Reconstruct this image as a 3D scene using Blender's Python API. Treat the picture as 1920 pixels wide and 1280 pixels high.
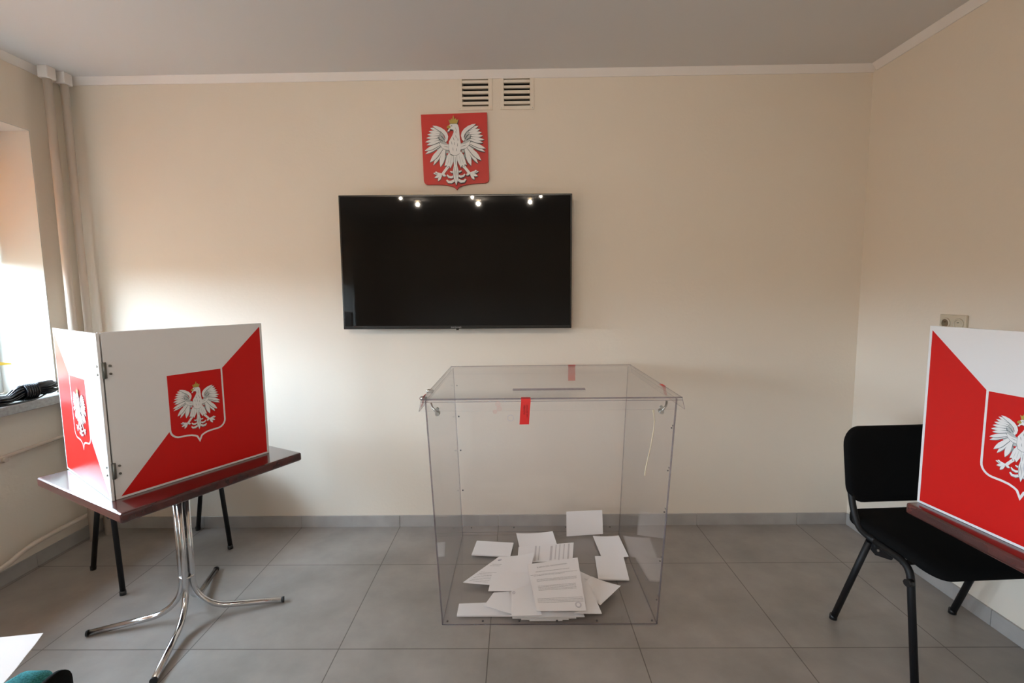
import bpy, bmesh, math, random
from mathutils import Vector, Matrix
random.seed(7)
PI = math.pi
for o in list(bpy.data.objects): bpy.data.objects.remove(o)
SC = bpy.context.scene
COL = SC.collection

# ------------------------------------------------------------------ camera
cd = bpy.data.cameras.new('camera'); cam = bpy.data.objects.new('camera', cd); COL.objects.link(cam)
cd.sensor_fit = 'HORIZONTAL'; cd.sensor_width = 36.0
cd.lens = 36.0 * 899.95 / 1920.0; cd.clip_start = 0.05
PT, YW, RL = 0.1, -0.0115, -0.0115
_f = Vector((math.sin(YW)*math.cos(PT), math.cos(YW)*math.cos(PT), -math.sin(PT)))
_r = Vector((math.cos(YW), -math.sin(YW), 0)); _u = _r.cross(_f)
_r2 = _r*math.cos(RL) + _u*math.sin(RL); _u2 = -_r*math.sin(RL) + _u*math.cos(RL)
M = Matrix.Identity(4)
for i in range(3):
    M[i][0] = _r2[i]; M[i][1] = _u2[i]; M[i][2] = -_f[i]
M[2][3] = 1.407
cam.matrix_world = M
SC.camera = cam

# ------------------------------------------------------------------ world, lights, exposure
SC.view_settings.view_transform = 'Standard'
SC.view_settings.look = 'None'
SC.view_settings.gamma = 1.0
SC.view_settings.use_curve_mapping = False
SC.view_settings.exposure = 0.10
SC.cycles.transparent_max_bounces = 48
SC.cycles.diffuse_bounces = 6
SKY_STRENGTH = 37.0
w = bpy.data.worlds.new('sky'); SC.world = w; w.use_nodes = True
nt = w.node_tree; nt.nodes.clear()
wo = nt.nodes.new('ShaderNodeOutputWorld'); bg = nt.nodes.new('ShaderNodeBackground')
tc = nt.nodes.new('ShaderNodeTexCoord'); sp = nt.nodes.new('ShaderNodeSeparateXYZ')
rp = nt.nodes.new('ShaderNodeValToRGB'); mp = nt.nodes.new('ShaderNodeMapRange')
nt.links.new(tc.outputs['Generated'], sp.inputs[0]); nt.links.new(sp.outputs['Z'], mp.inputs[0])
mp.inputs[1].default_value = -0.4; mp.inputs[2].default_value = 1.0
nt.links.new(mp.outputs[0], rp.inputs[0])
e = rp.color_ramp.elements
e[0].position = 0.0; e[0].color = (.09, .075, .06, 1)
e[1].position = 1.0; e[1].color = (.60, .78, 1.0, 1)
for pos, c in ((0.25, (.11, .09, .07, 1)), (0.285, (.15, .13, .11, 1)), (0.335, (.71, .86, 1.04, 1))):
    x = e.new(pos); x.color = c
nt.links.new(rp.outputs[0], bg.inputs[0]); bg.inputs[1].default_value = SKY_STRENGTH
nt.links.new(bg.outputs[0], wo.inputs[0])

XL, XR, YW_, YB, HC = -2.5577, 1.9762, 2.80, -3.4, 2.63
WIN = [(0.75, 2.60, 0.888, 2.29), (-2.15, -0.25, 0.888, 2.29)]
for y0, y1, z0, z1 in WIN:
    ld = bpy.data.lights.new('window_portal', 'AREA'); ld.shape = 'RECTANGLE'; ld.size = y1-y0; ld.size_y = z1-z0
    ld.cycles.is_portal = True
    lo = bpy.data.objects.new('window_portal', ld); COL.objects.link(lo)
    lo.location = (XL-.36, (y0+y1)/2, (z0+z1)/2); lo.rotation_euler = (0, 0, 0)
    lo.rotation_euler = Matrix(((0, 0, -1), (1, 0, 0), (0, -1, 0))).to_euler()

# ------------------------------------------------------------------ materials
def mat(name, col, rough=.5, metal=0, spec=.5, bump=None, var=None, coat=0, trans=0):
    m = bpy.data.materials.new(name); m.use_nodes = True; n = m.node_tree; b = n.nodes['Principled BSDF']
    b.inputs['Base Color'].default_value = (*col, 1); b.inputs['Roughness'].default_value = rough
    b.inputs['Metallic'].default_value = metal; b.inputs['Specular IOR Level'].default_value = spec
    b.inputs['Coat Weight'].default_value = coat; b.inputs['Coat Roughness'].default_value = .08
    if var or bump:
        t = n.nodes.new('ShaderNodeTexCoord')
    if var:
        sc_, col2, fac = var
        ns = n.nodes.new('ShaderNodeTexNoise'); ns.inputs['Scale'].default_value = sc_; ns.inputs['Detail'].default_value = 4
        n.links.new(t.outputs['Object'], ns.inputs['Vector'])
        mx = n.nodes.new('ShaderNodeMix'); mx.data_type = 'RGBA'
        mx.inputs['A'].default_value = (*col, 1); mx.inputs['B'].default_value = (*col2, 1)
        mr = n.nodes.new('ShaderNodeMapRange'); mr.inputs[1].default_value = .35; mr.inputs[2].default_value = .65; mr.inputs[4].default_value = fac
        n.links.new(ns.outputs['Fac'], mr.inputs[0]); n.links.new(mr.outputs[0], mx.inputs['Factor'])
        n.links.new(mx.outputs['Result'], b.inputs['Base Color'])
    if bump:
        sc_, st, dist = bump
        ns = n.nodes.new('ShaderNodeTexNoise'); ns.inputs['Scale'].default_value = sc_; ns.inputs['Detail'].default_value = 3
        n.links.new(t.outputs['Object'], ns.inputs['Vector'])
        bp = n.nodes.new('ShaderNodeBump'); bp.inputs['Strength'].default_value = st; bp.inputs['Distance'].default_value = dist
        n.links.new(ns.outputs['Fac'], bp.inputs['Height']); n.links.new(bp.outputs[0], b.inputs['Normal'])
    return m

M_wall = mat('beige_wall_paint', (.75, .675, .575), .75, bump=(55, .35, .002))
M_ceil = mat('white_ceiling_paint', (.70, .68, .67), .85)
M_white_paint = mat('white_gloss_paint', (.80, .76, .73), .5)
M_reveal = mat('reveal_paint', (.62, .60, .55), .7)
M_skirt = mat('grey_skirting_tile', (.40, .38, .36), .35, var=(9, (.33, .31, .29), .8))
M_pipe = mat('beige_pipe_paint', (.60, .52, .44), .35)
M_sill = mat('terrazzo_sill', (.36, .36, .35), .3, var=(60, (.27, .26, .25), .8))
M_pvc = mat('window_frame_white', (.75, .76, .77), .3)
M_black_plastic = mat('black_plastic', (.008, .008, .009), .32)
M_black_cable = mat('black_cable_plastic', (.006, .007, .012), .22)
M_black_fabric = mat('black_fabric', (.0045, .0045, .0048), .95, spec=.1, bump=(900, .4, .001))
M_black_metal = mat('black_powder_metal', (.006, .006, .007), .5, spec=.3)
M_tv_body = mat('tv_bezel', (.010, .009, .008), .25)
M_tv_screen = mat('tv_screen_glass', (.006, .005, .0045), .028, spec=.18)
M_grey_print = mat('grey_lettering', (.35, .33, .32), .5)
M_red_print = mat('red_print', (.56, .012, .010), .30, spec=.2)
M_white_print = mat('white_print_board', (.74, .74, .75), .28, spec=.4)
M_white_edge = mat('white_board_edge', (.62, .60, .58), .6)
M_red_emblem = mat('red_emblem_paint', (.56, .025, .016), .5)
M_eagle_white = mat('eagle_white', (.76, .76, .76), .5)
M_eagle_shade = mat('eagle_feather_line', (.16, .19, .20), .6)
M_eagle_mid = mat('eagle_feather_grey', (.48, .50, .50), .6)
M_gold = mat('eagle_gold', (.42, .30, .05), .45)
M_wood = mat('mahogany_varnish', (.085, .018, .016), .22, spec=.6, coat=.6, var=(14, (.035, .010, .010), .9))
M_chrome = mat('chrome_tube', (.62, .62, .63), .13, metal=1)
M_steel = mat('zinc_steel', (.50, .50, .48), .35, metal=1)
M_hinge = mat('dull_hinge_steel', (.20, .20, .18), .5, metal=.8)
M_dark_steel = mat('dark_rivet', (.12, .11, .11), .4, metal=.6)
M_paper = mat('white_paper', (.87, .86, .87), .8, spec=.2)
M_ink = mat('grey_ink', (.30, .29, .31), .8)
M_ink_pale = mat('pale_ink', (.62, .60, .62), .8)
M_stamp = mat('stamp_ink', (.42, .40, .50), .8)
M_tape = mat('red_seal_tape', (.62, .018, .016), .45)
M_tape_ink = mat('tape_lettering', (.10, .005, .01), .6)
M_tie = mat('yellowed_tie', (.62, .54, .38), .5)
M_socket = mat('cream_socket_plastic', (.55, .49, .38), .4)
M_socket_dark = mat('socket_recess', (.16, .12, .07), .6)
M_teal = mat('teal_fabric', (.07, .36, .38), .95, spec=.15, bump=(500, .6, .0015), var=(350, (.02, .14, .15), .8))
M_leaf = mat('green_leaf', (.16, .38, .05), .4)
M_leaf_tip = mat('yellow_leaf_tip', (.75, .50, .05), .5)
M_pot = mat('terracotta_pot', (.40, .17, .09), .8)
M_soil = mat('soil', (.03, .02, .015), .95)
M_dark = mat('dark_cavity', (.003, .003, .003), .9, spec=0)
M_tabletop_near = mat('pale_table_laminate', (.42, .38, .33), .4)

def emis(name, col, s):
    m = bpy.data.materials.new(name); m.use_nodes = True; b = m.node_tree.nodes['Principled BSDF']
    b.inputs['Base Color'].default_value = (*col, 1)
    b.inputs['Emission Color'].default_value = (*col, 1); b.inputs['Emission Strength'].default_value = s
    return m
M_bulb = emis('warm_bulb', (1, .66, .30), 45)
M_bulb_dim = emis('dim_warm_bulb', (1, .62, .28), 9)

def clear(name, tint, refl, haze, hazecol=(.6, .57, .56)):
    m = bpy.data.materials.new(name); m.use_nodes = True; n = m.node_tree; n.nodes.clear()
    out = n.nodes.new('ShaderNodeOutputMaterial')
    tr = n.nodes.new('ShaderNodeBsdfTransparent'); tr.inputs[0].default_value = (*tint, 1)
    gl = n.nodes.new('ShaderNodeBsdfGlossy'); gl.inputs['Roughness'].default_value = .015
    df = n.nodes.new('ShaderNodeBsdfDiffuse'); df.inputs[0].default_value = (*hazecol, 1)
    tl = n.nodes.new('ShaderNodeBsdfTranslucent'); tl.inputs[0].default_value = (*hazecol, 1)
    m0 = n.nodes.new('ShaderNodeMixShader'); m0.inputs[0].default_value = .4
    n.links.new(df.outputs[0], m0.inputs[1]); n.links.new(tl.outputs[0], m0.inputs[2])
    m1 = n.nodes.new('ShaderNodeMixShader'); m1.inputs[0].default_value = haze
    n.links.new(tr.outputs[0], m1.inputs[1]); n.links.new(m0.outputs[0], m1.inputs[2])
    fr = n.nodes.new('ShaderNodeLayerWeight'); fr.inputs[0].default_value = .5
    pw = n.nodes.new('ShaderNodeMath'); pw.operation = 'POWER'; pw.inputs[1].default_value = 4.5
    n.links.new(fr.outputs['Facing'], pw.inputs[0])
    mu = n.nodes.new('ShaderNodeMath'); mu.operation = 'MULTIPLY_ADD'; mu.inputs[1].default_value = .80*refl; mu.inputs[2].default_value = .024*refl
    n.links.new(pw.outputs[0], mu.inputs[0])
    m2 = n.nodes.new('ShaderNodeMixShader'); n.links.new(mu.outputs[0], m2.inputs[0])
    n.links.new(m1.outputs[0], m2.inputs[1]); n.links.new(gl.outputs[0], m2.inputs[2])
    n.links.new(m2.outputs[0], out.inputs[0]); return m
M_clear = clear('clear_polycarbonate', (.997, .995, .997), .75, .012, (.8, .78, .78))
M_clear_edge = clear('polycarbonate_edge', (.80, .77, .80), .8, .18, (.40, .37, .40))
M_glass = clear('window_glass', (.96, .98, .97), 1, 0)

def cloth(name, col, tl_):
    m = bpy.data.materials.new(name); m.use_nodes = True; n = m.node_tree; n.nodes.clear()
    out = n.nodes.new('ShaderNodeOutputMaterial'); d = n.nodes.new('ShaderNodeBsdfDiffuse'); t = n.nodes.new('ShaderNodeBsdfTranslucent'); x = n.nodes.new('ShaderNodeMixShader')
    d.inputs[0].default_value = (*col, 1); t.inputs[0].default_value = (*tl_, 1); x.inputs[0].default_value = .45
    n.links.new(d.outputs[0], x.inputs[1]); n.links.new(t.outputs[0], x.inputs[2]); n.links.new(x.outputs[0], out.inputs[0]); return m
M_blind = cloth('orange_blind_cloth', (.65, .42, .18), (.75, .42, .15))

def floor_material():
    m = bpy.data.materials.new('grey_floor_tiles'); m.use_nodes = True; n = m.node_tree; b = n.nodes['Principled BSDF']
    t = n.nodes.new('ShaderNodeTexCoord'); mpn = n.nodes.new('ShaderNodeMapping')
    mpn.inputs['Location'].default_value = (.1277+3.0, -1.7817+6.0+.002, 0)
    n.links.new(t.outputs['Object'], mpn.inputs[0])
    br = n.nodes.new('ShaderNodeTexBrick'); br.offset = 0; br.squash = 1
    br.inputs['Scale'].default_value = 1; br.inputs['Brick Width'].default_value = .6; br.inputs['Row Height'].default_value = .6
    br.inputs['Mortar Size'].default_value = .0022; br.inputs['Mortar Smooth'].default_value = .1
    br.inputs['Color1'].default_value = (.270, .243, .222, 1); br.inputs['Color2'].default_value = (.292, .264, .240, 1)
    br.inputs['Mortar'].default_value = (.12, .10, .09, 1)
    n.links.new(mpn.outputs[0], br.inputs[0])
    ns = n.nodes.new('ShaderNodeTexNoise'); ns.inputs['Scale'].default_value = 3.4; ns.inputs['Detail'].default_value = 8
    ns.inputs['Roughness'].default_value = .6
    n.links.new(t.outputs['Object'], ns.inputs[0])
    r = n.nodes.new('ShaderNodeMapRange'); r.inputs[1].default_value = .3; r.inputs[2].default_value = .7
    r.inputs[3].default_value = .80; r.inputs[4].default_value = 1.20
    n.links.new(ns.outputs['Fac'], r.inputs[0])
    vm = n.nodes.new('ShaderNodeVectorMath'); vm.operation = 'SCALE'
    n.links.new(br.outputs['Color'], vm.inputs[0]); n.links.new(r.outputs[0], vm.inputs['Scale'])
    n.links.new(vm.outputs[0], b.inputs['Base Color'])
    b.inputs['Roughness'].default_value = .36
    bp = n.nodes.new('ShaderNodeBump'); bp.inputs['Strength'].default_value = .5; bp.inputs['Distance'].default_value = .001; bp.invert = True
    n.links.new(br.outputs['Fac'], bp.inputs['Height']); n.links.new(bp.outputs[0], b.inputs['Normal'])
    return m
M_floor = floor_material()

# ------------------------------------------------------------------ helpers
def bx(bm, x0, x1, y0, y1, z0, z1, mi=0, bev=0):
    t = bmesh.new(); bmesh.ops.create_cube(t, size=1)
    for v in t.verts:
        v.co = Vector(((x0+x1)/2+v.co.x*(x1-x0), (y0+y1)/2+v.co.y*(y1-y0), (z0+z1)/2+v.co.z*(z1-z0)))
    if bev: bmesh.ops.bevel(t, geom=t.edges[:], offset=bev, segments=3, profile=.5, affect='EDGES')
    merge(bm, t, mi)
def merge(bm, t, mi=0, M=None):
    vs = [bm.verts.new(M @ v.co if M else v.co) for v in t.verts]; t.verts.index_update()
    for f in t.faces:
        try:
            g = bm.faces.new([vs[v.index] for v in f.verts]); g.material_index = mi if mi is not None else f.material_index; g.smooth = f.smooth
        except ValueError: pass
    t.free()
def tube(bm, pts, r, n=10, mi=0, closed=False):
    pts = [Vector(p) for p in pts]; rings = []; N = len(pts); prev = None
    for i, p in enumerate(pts):
        if closed: d = pts[(i+1) % N]-pts[i-1]
        else: d = pts[min(i+1, N-1)]-pts[max(i-1, 0)]
        d.normalize()
        a = prev if prev else (Vector((0, 0, 1)) if abs(d.z) < .9 else Vector((1, 0, 0)))
        a = (a - d*a.dot(d)).normalized(); prev = a; b = d.cross(a)
        rr = r[i] if isinstance(r, (list, tuple)) else r
        rings.append([bm.verts.new(p+(a*math.cos(2*PI*k/n)+b*math.sin(2*PI*k/n))*rr) for k in range(n)])
    L = N if closed else N-1
    for i in range(L):
        A, B = rings[i], rings[(i+1) % N]
        for k in range(n):
            f = bm.faces.new((A[k], A[(k+1) % n], B[(k+1) % n], B[k])); f.smooth = True; f.material_index = mi
    if not closed:
        for rg in (rings[0][::-1], rings[-1]):
            f = bm.faces.new(rg); f.material_index = mi
def smooth_path(pts, sub=6):
    P = [Vector(p) for p in pts]; out = []
    for i in range(len(P)-1):
        p0 = P[max(i-1, 0)]; p1 = P[i]; p2 = P[i+1]; p3 = P[min(i+2, len(P)-1)]
        for k in range(sub):
            t = k/sub
            out.append(.5*((2*p1)+(-p0+p2)*t+(2*p0-5*p1+4*p2-p3)*t*t+(-p0+3*p1-3*p2+p3)*t**3))
    out.append(P[-1]); return out
def fillet(pts, r, n=6):
    P = [Vector(p) for p in pts]; out = [P[0]]
    for i in range(1, len(P)-1):
        a = (P[i-1]-P[i]); b = (P[i+1]-P[i]); rr = min(r, a.length*.49, b.length*.49)
        s = P[i]+a.normalized()*rr; e_ = P[i]+b.normalized()*rr
        for k in range(n+1):
            t = k/n; out.append(s*(1-t)**2+P[i]*2*t*(1-t)+e_*t*t)
    out.append(P[-1]); return out
def prism(bm, pts2, z0, z1, F, mi=0, sides=True):
    """polygon in 2D mapped by F(u,v,w)->Vector, extruded from w=z0 to w=z1"""
    top = [bm.verts.new(F(u, v, z1)) for u, v in pts2]
    try:
        f = bm.faces.new(top); f.material_index = mi
    except ValueError: return
    if sides:
        bot = [bm.verts.new(F(u, v, z0)) for u, v in pts2]; N = len(pts2)
        f = bm.faces.new(bot[::-1]); f.material_index = mi
        for i in range(N):
            g = bm.faces.new((bot[i], bot[(i+1) % N], top[(i+1) % N], top[i])); g.material_index = mi
def obj(name, bm, m, parent=None, tri=False, norm=True):
    if norm: bmesh.ops.recalc_face_normals(bm, faces=bm.faces[:])
    if tri: bmesh.ops.triangulate(bm, faces=[f for f in bm.faces if len(f.verts) > 4])
    me = bpy.data.meshes.new(name); bm.to_mesh(me); bm.free()
    for x in (m if isinstance(m, (list, tuple)) else [m]): me.materials.append(x)
    o = bpy.data.objects.new(name, me); COL.objects.link(o)
    if parent: o.parent = parent
    return o
def tag(o, label, cat, group=None):
    o['label'] = label; o['category'] = cat
    if group: o['group'] = group
    return o
def thing(name, label, cat, loc=(0, 0, 0), rz=0, group=None):
    o = bpy.data.objects.new(name, None); COL.objects.link(o); o.empty_display_size = .1
    o.location = loc; o.rotation_euler = (0, 0, rz); return tag(o, label, cat, group)
def struct(name, bm, m, **k):
    o = obj(name, bm, m, **k)
    if not o.parent: o['kind'] = 'structure'
    return o
def part(name, fn, m, parent, label=None, **k):
    bm = bmesh.new(); fn(bm); o = obj(name, bm, m, parent, **k)
    if label: o['label'] = label
    return o
def cyl(bm, p, q, r, n=12, mi=0): tube(bm, [p, q], r, n, mi)
def text(name, body, size, m, parent, Mx, label=None, align='CENTER'):
    cu = bpy.data.curves.new(name, 'FONT'); cu.body = body; cu.size = size; cu.align_x = align; cu.align_y = 'CENTER'
    o = bpy.data.objects.new(name, cu); COL.objects.link(o)
    dg = bpy.context.evaluated_depsgraph_get()
    me = bpy.data.meshes.new_from_object(o.evaluated_get(dg)); bpy.data.objects.remove(o); me.name = name
    me.transform(Mx); me.materials.clear(); me.materials.append(m)
    o = bpy.data.objects.new(name, me); COL.objects.link(o); o.parent = parent
    if label: o['label'] = label
    return o

# ------------------------------------------------------------------ setting
T_ = .40   # outer wall thickness
def b_(): return bmesh.new()
bm = b_(); bx(bm, XL-T_, XR+.2, YB-.2, YW_+.2, -.1, 0); struct('floor', bm, M_floor)
bm = b_(); bx(bm, XL-T_, XR+.2, YB-.2, YW_+.2, HC, HC+.1); struct('ceiling', bm, M_ceil)
# back wall with two vent openings
VZ0, VZ1 = 2.448, 2.592
VX = [(-.294, -.148), (-.062, .084)]
bm = b_()
xs = [XL-T_, VX[0][0], VX[0][1], VX[1][0], VX[1][1], XR+.2]
for i in range(5):
    if i in (1, 3):
        bx(bm, xs[i], xs[i+1], YW_, YW_+.15, 0, VZ0); bx(bm, xs[i], xs[i+1], YW_, YW_+.15, VZ1, HC)
        bx(bm, xs[i], xs[i+1], YW_+.13, YW_+.15, VZ0, VZ1)
    else: bx(bm, xs[i], xs[i+1], YW_, YW_+.15, 0, HC)
struct('wall_back', bm, M_wall)
bm = b_(); bx(bm, XR, XR+.2, YB, YW_, 0, HC); struct('wall_right', bm, M_wall)
bm = b_(); bx(bm, XL-T_, XR+.2, YB-.2, YB, 0, HC); struct('wall_front', bm, M_wall)
bm = b_(); x0, x1 = XL-T_, XL
ys = [YB, WIN[1][0], WIN[1][1], WIN[0][0], WIN[0][1], YW_]
for i in range(5):
    if i in (1, 3):
        z0, z1 = WIN[0][2], WIN[0][3]
        bx(bm, x0, x1, ys[i], ys[i+1], 0, z0-.046); bx(bm, x0, x1, ys[i], ys[i+1], z1, HC)
    else: bx(bm, x0, x1, ys[i], ys[i+1], 0, HC)
struct('wall_left', bm, M_wall)
# ceiling coving: chamfered painted strip
def coving(name, a, b, inward):
    bm = b_(); a = Vector(a); b = Vector(b); n = Vector(inward)
    prof = [(0, 0), (.006, 0), (.03, .034), (.03, .036), (0, .036)]
    F = lambda P, u, v: P + n*u + Vector((0, 0, HC-.036+v))
    A = [bm.verts.new(F(a, u, v)) for u, v in prof]; B = [bm.verts.new(F(b, u, v)) for u, v in prof]
    for i in range(len(prof)): bm.faces.new((A[i], A[(i+1) % 5], B[(i+1) % 5], B[i]))
    bm.faces.new(A[::-1]); bm.faces.new(B); return struct(name, bm, M_white_paint)
coving('trim_1', (XL, YW_, 0), (XR, YW_, 0), (0, -1, 0))
coving('trim_2', (XR, YB, 0), (XR, YW_-.03, 0), (-1, 0, 0))
coving('trim_3', (XL, YB, 0), (XL, YW_-.03, 0), (1, 0, 0))
# tiled skirting with joints every 60 cm
def skirting(name, axis, c, a, b, sgn, joint0):
    bm = b_(); edges = [a]; t = joint0
    while t < b:
        if t > a+.02: edges.append(t)
        t += .6
    edges.append(b)
    for p, q in zip(edges[:-1], edges[1:]):
        p2, q2 = p+(.001 if p != a else 0), q-(.001 if q != b else 0)
        if axis == 'x': bx(bm, p2, q2, c-.010, c, 0, .070, 0, .001)
        else: bx(bm, min(c, c+sgn*.010), max(c, c+sgn*.010), p2, q2, 0, .070, 0, .001)
    return struct(name, bm, M_skirt)
skirting('baseboard_back', 'x', YW_, XL+.01, XR-.01, 1, -.1277-3.6+.0)
skirting('baseboard_left', 'y', XL, YB, YW_-.0105, 1, 1.7817-6)
skirting('baseboard_right', 'y', XR, YB, YW_-.0105, -1, 1.7817-6+.12)

# windows: white casement frames with glass, stone sills and pale reveals
for i, (y0, y1, z0, z1) in enumerate(WIN):
    bm = b_(); X = XL-.30
    bx(bm, X-.07, X, y0, y0+.07, z0, z1, 0, .006); bx(bm, X-.07, X, y1-.07, y1, z0, z1, 0, .006)
    bx(bm, X-.07, X, y0+.07, y1-.07, z0, z0+.07, 0, .006); bx(bm, X-.07, X, y0+.07, y1-.07, z1-.07, z1, 0, .006)
    ym = (y0+y1)/2; bx(bm, X-.06, X+.01, ym-.05, ym+.05, z0+.07, z1-.07, 0, .006)
    wn = struct('window_%d' % (i+1), bm, M_pvc)
    part('pane', lambda b: (bx(b, X-.04, X-.034, y0+.07, ym-.05, z0+.07, z1-.07), bx(b, X-.04, X-.034, ym+.05, y1-.07, z0+.07, z1-.07)), M_glass, wn)
    part('window_handle', lambda b: (bx(b, X+.01, X+.02, ym-.015, ym+.015, 1.5, 1.62, 0, .003), bx(b, X+.02, X+.04, ym-.01, ym+.01, 1.47, 1.6, 0, .004)), M_pvc, wn)
    bm = b_()   # reveal lining
    bx(bm, XL-.30, XL-.001, y1-.004, y1, z0, z1); bx(bm, XL-.30, XL-.001, y0, y0+.004, z0, z1); bx(bm, XL-.30, XL-.001, y0+.004, y1-.004, z1-.004, z1)
    struct('trim_%d' % (4+i*2), bm, M_reveal)
    bm = b_(); bx(bm, XL-.30, XL+.075, y0-.06 if i else y0-.06, y1+.17 if i == 0 else y1+.06, z0-.046, z0, 0, .004)
    struct('trim_%d' % (5+i*2), bm, M_sill)

# roller blinds half drawn over the windows
for i, (y0, y1, z0, z1) in enumerate(WIN):
    t = thing('roller_blind', 'orange roller blind half drawn in the window ' + ('nearest the corner pipes' if i == 0 else 'behind the viewpoint'), 'blind', (XL-.25, (y0+y1)/2, z1), 0, 'orange roller blinds'); hb = (y1-y0)/2-.03
    part('blind_cloth', lambda b: bx(b, -.001, .001, -hb, hb, -.66, -.03), M_blind, t)
    part('roller_tube', lambda b: tube(b, [(0, -hb, -.03), (0, hb, -.03)], .018, 14), M_pvc, t)
    part('bottom_bar', lambda b: bx(b, -.006, .006, -hb, hb, -.685, -.66, 0, .002), M_pvc, t)

# heating risers and wall pipes
def pipe_thing(name, label, pts, r, extra=None, cat='pipe', grp=None):
    t = thing(name, label, cat, pts[0], 0, grp); o0 = Vector(pts[0])
    q = [Vector(p)-o0 for p in pts]
    part('tube', lambda b: tube(b, q, r, 14), M_pipe, t)
    if extra: extra(t)
    return t
def riser(x, y, r, label):
    t = thing('heating_riser', label, 'pipe', (x, y, 0), 0, 'vertical heating pipes in the window corner')
    part('tube', lambda b: tube(b, [(0, 0, 0), (0, 0, HC-.045)], r, 16), M_pipe, t)
    part('ceiling_collar', lambda b: bx(b, -r-.007, r+.007, -r-.007, r+.007, HC-.062, HC, 0, .004), M_white_paint, t, 'white painted collar at the ceiling')
riser(-2.485, 2.652, .0195, 'beige heating riser pipe nearer the window')
riser(-2.465, 2.728, .0185, 'beige heating riser pipe nearer the back wall corner')
def valve(t):
    part('valve_knob', lambda b: (tube(b, [(0.0, .02, 0), (.035, .02, 0)], .016, 12), tube(b, [(.035, .02, 0), (.05, .02, 0)], .012, 12)), M_pipe, t)
pipe_thing('heating_pipe', 'horizontal beige heating pipe with valve under the window sill', [(XL+.04, 2.20, .636), (XL+.04, 2.62, .652), (XL+.045, 2.648, .652)], .010, valve)
pipe_thing('heating_pipe', 'low beige heating pipe with a bend above the left skirting',
           smooth_path([(XL+.045, 1.6, .092), (XL+.045, 2.05, .098), (XL+.045, 2.20, .112), (XL+.045, 2.30, .140), (XL+.045, 2.42, .15), (XL+.045, 2.7, .152)], 6), .0125)

# ventilation grilles
for k, (xa, xb) in enumerate(VX):
    t = thing('ventilation_grille', 'slatted wall vent left, nearly above the red emblem' if k == 0 else 'slatted wall vent to the right of its twin under the ceiling',
              'vent', ((xa+xb)/2, YW_, (VZ0+VZ1)/2), 0, 'ventilation grilles under the ceiling')
    w2 = (xb-xa)/2; h2 = (VZ1-VZ0)/2
    def frame(b):
        bx(b, -w2-.022, -w2, -.005, 0, -h2-.02, h2+.018, 0, .001); bx(b, w2, w2+.022, -.005, 0, -h2-.02, h2+.018, 0, .001)
        bx(b, -w2, w2, -.005, 0, -h2-.02, -h2, 0, .001); bx(b, -w2, w2, -.005, 0, h2, h2+.018, 0, .001)
    part('frame', frame, M_wall, t)
    for j in range(5):
        zc = -h2 + .010 + j*.0285
        def slat(b):
            bx(b, -w2+.0005, w2-.0005, -.003, .001, zc, zc+.0155 - (j % 2)*.002, 0, .0008)
            bx(b, -w2+.0005, w2-.0005, .001, .014, zc, zc+.002)
        part('slat', slat, M_wall, t)
    part('duct', lambda b: bx(b, -w2+.001, w2-.001, .06, .125, -h2+.001, h2-.001), M_dark, t, 'black duct behind the slats')
    for sx in (-1, 1):
        part('screw', lambda b: cyl(b, (sx*(w2+.013), -.005, -h2-.012), (sx*(w2+.013), -.0065, -h2-.012), .0025, 8), M_steel, t)

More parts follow.
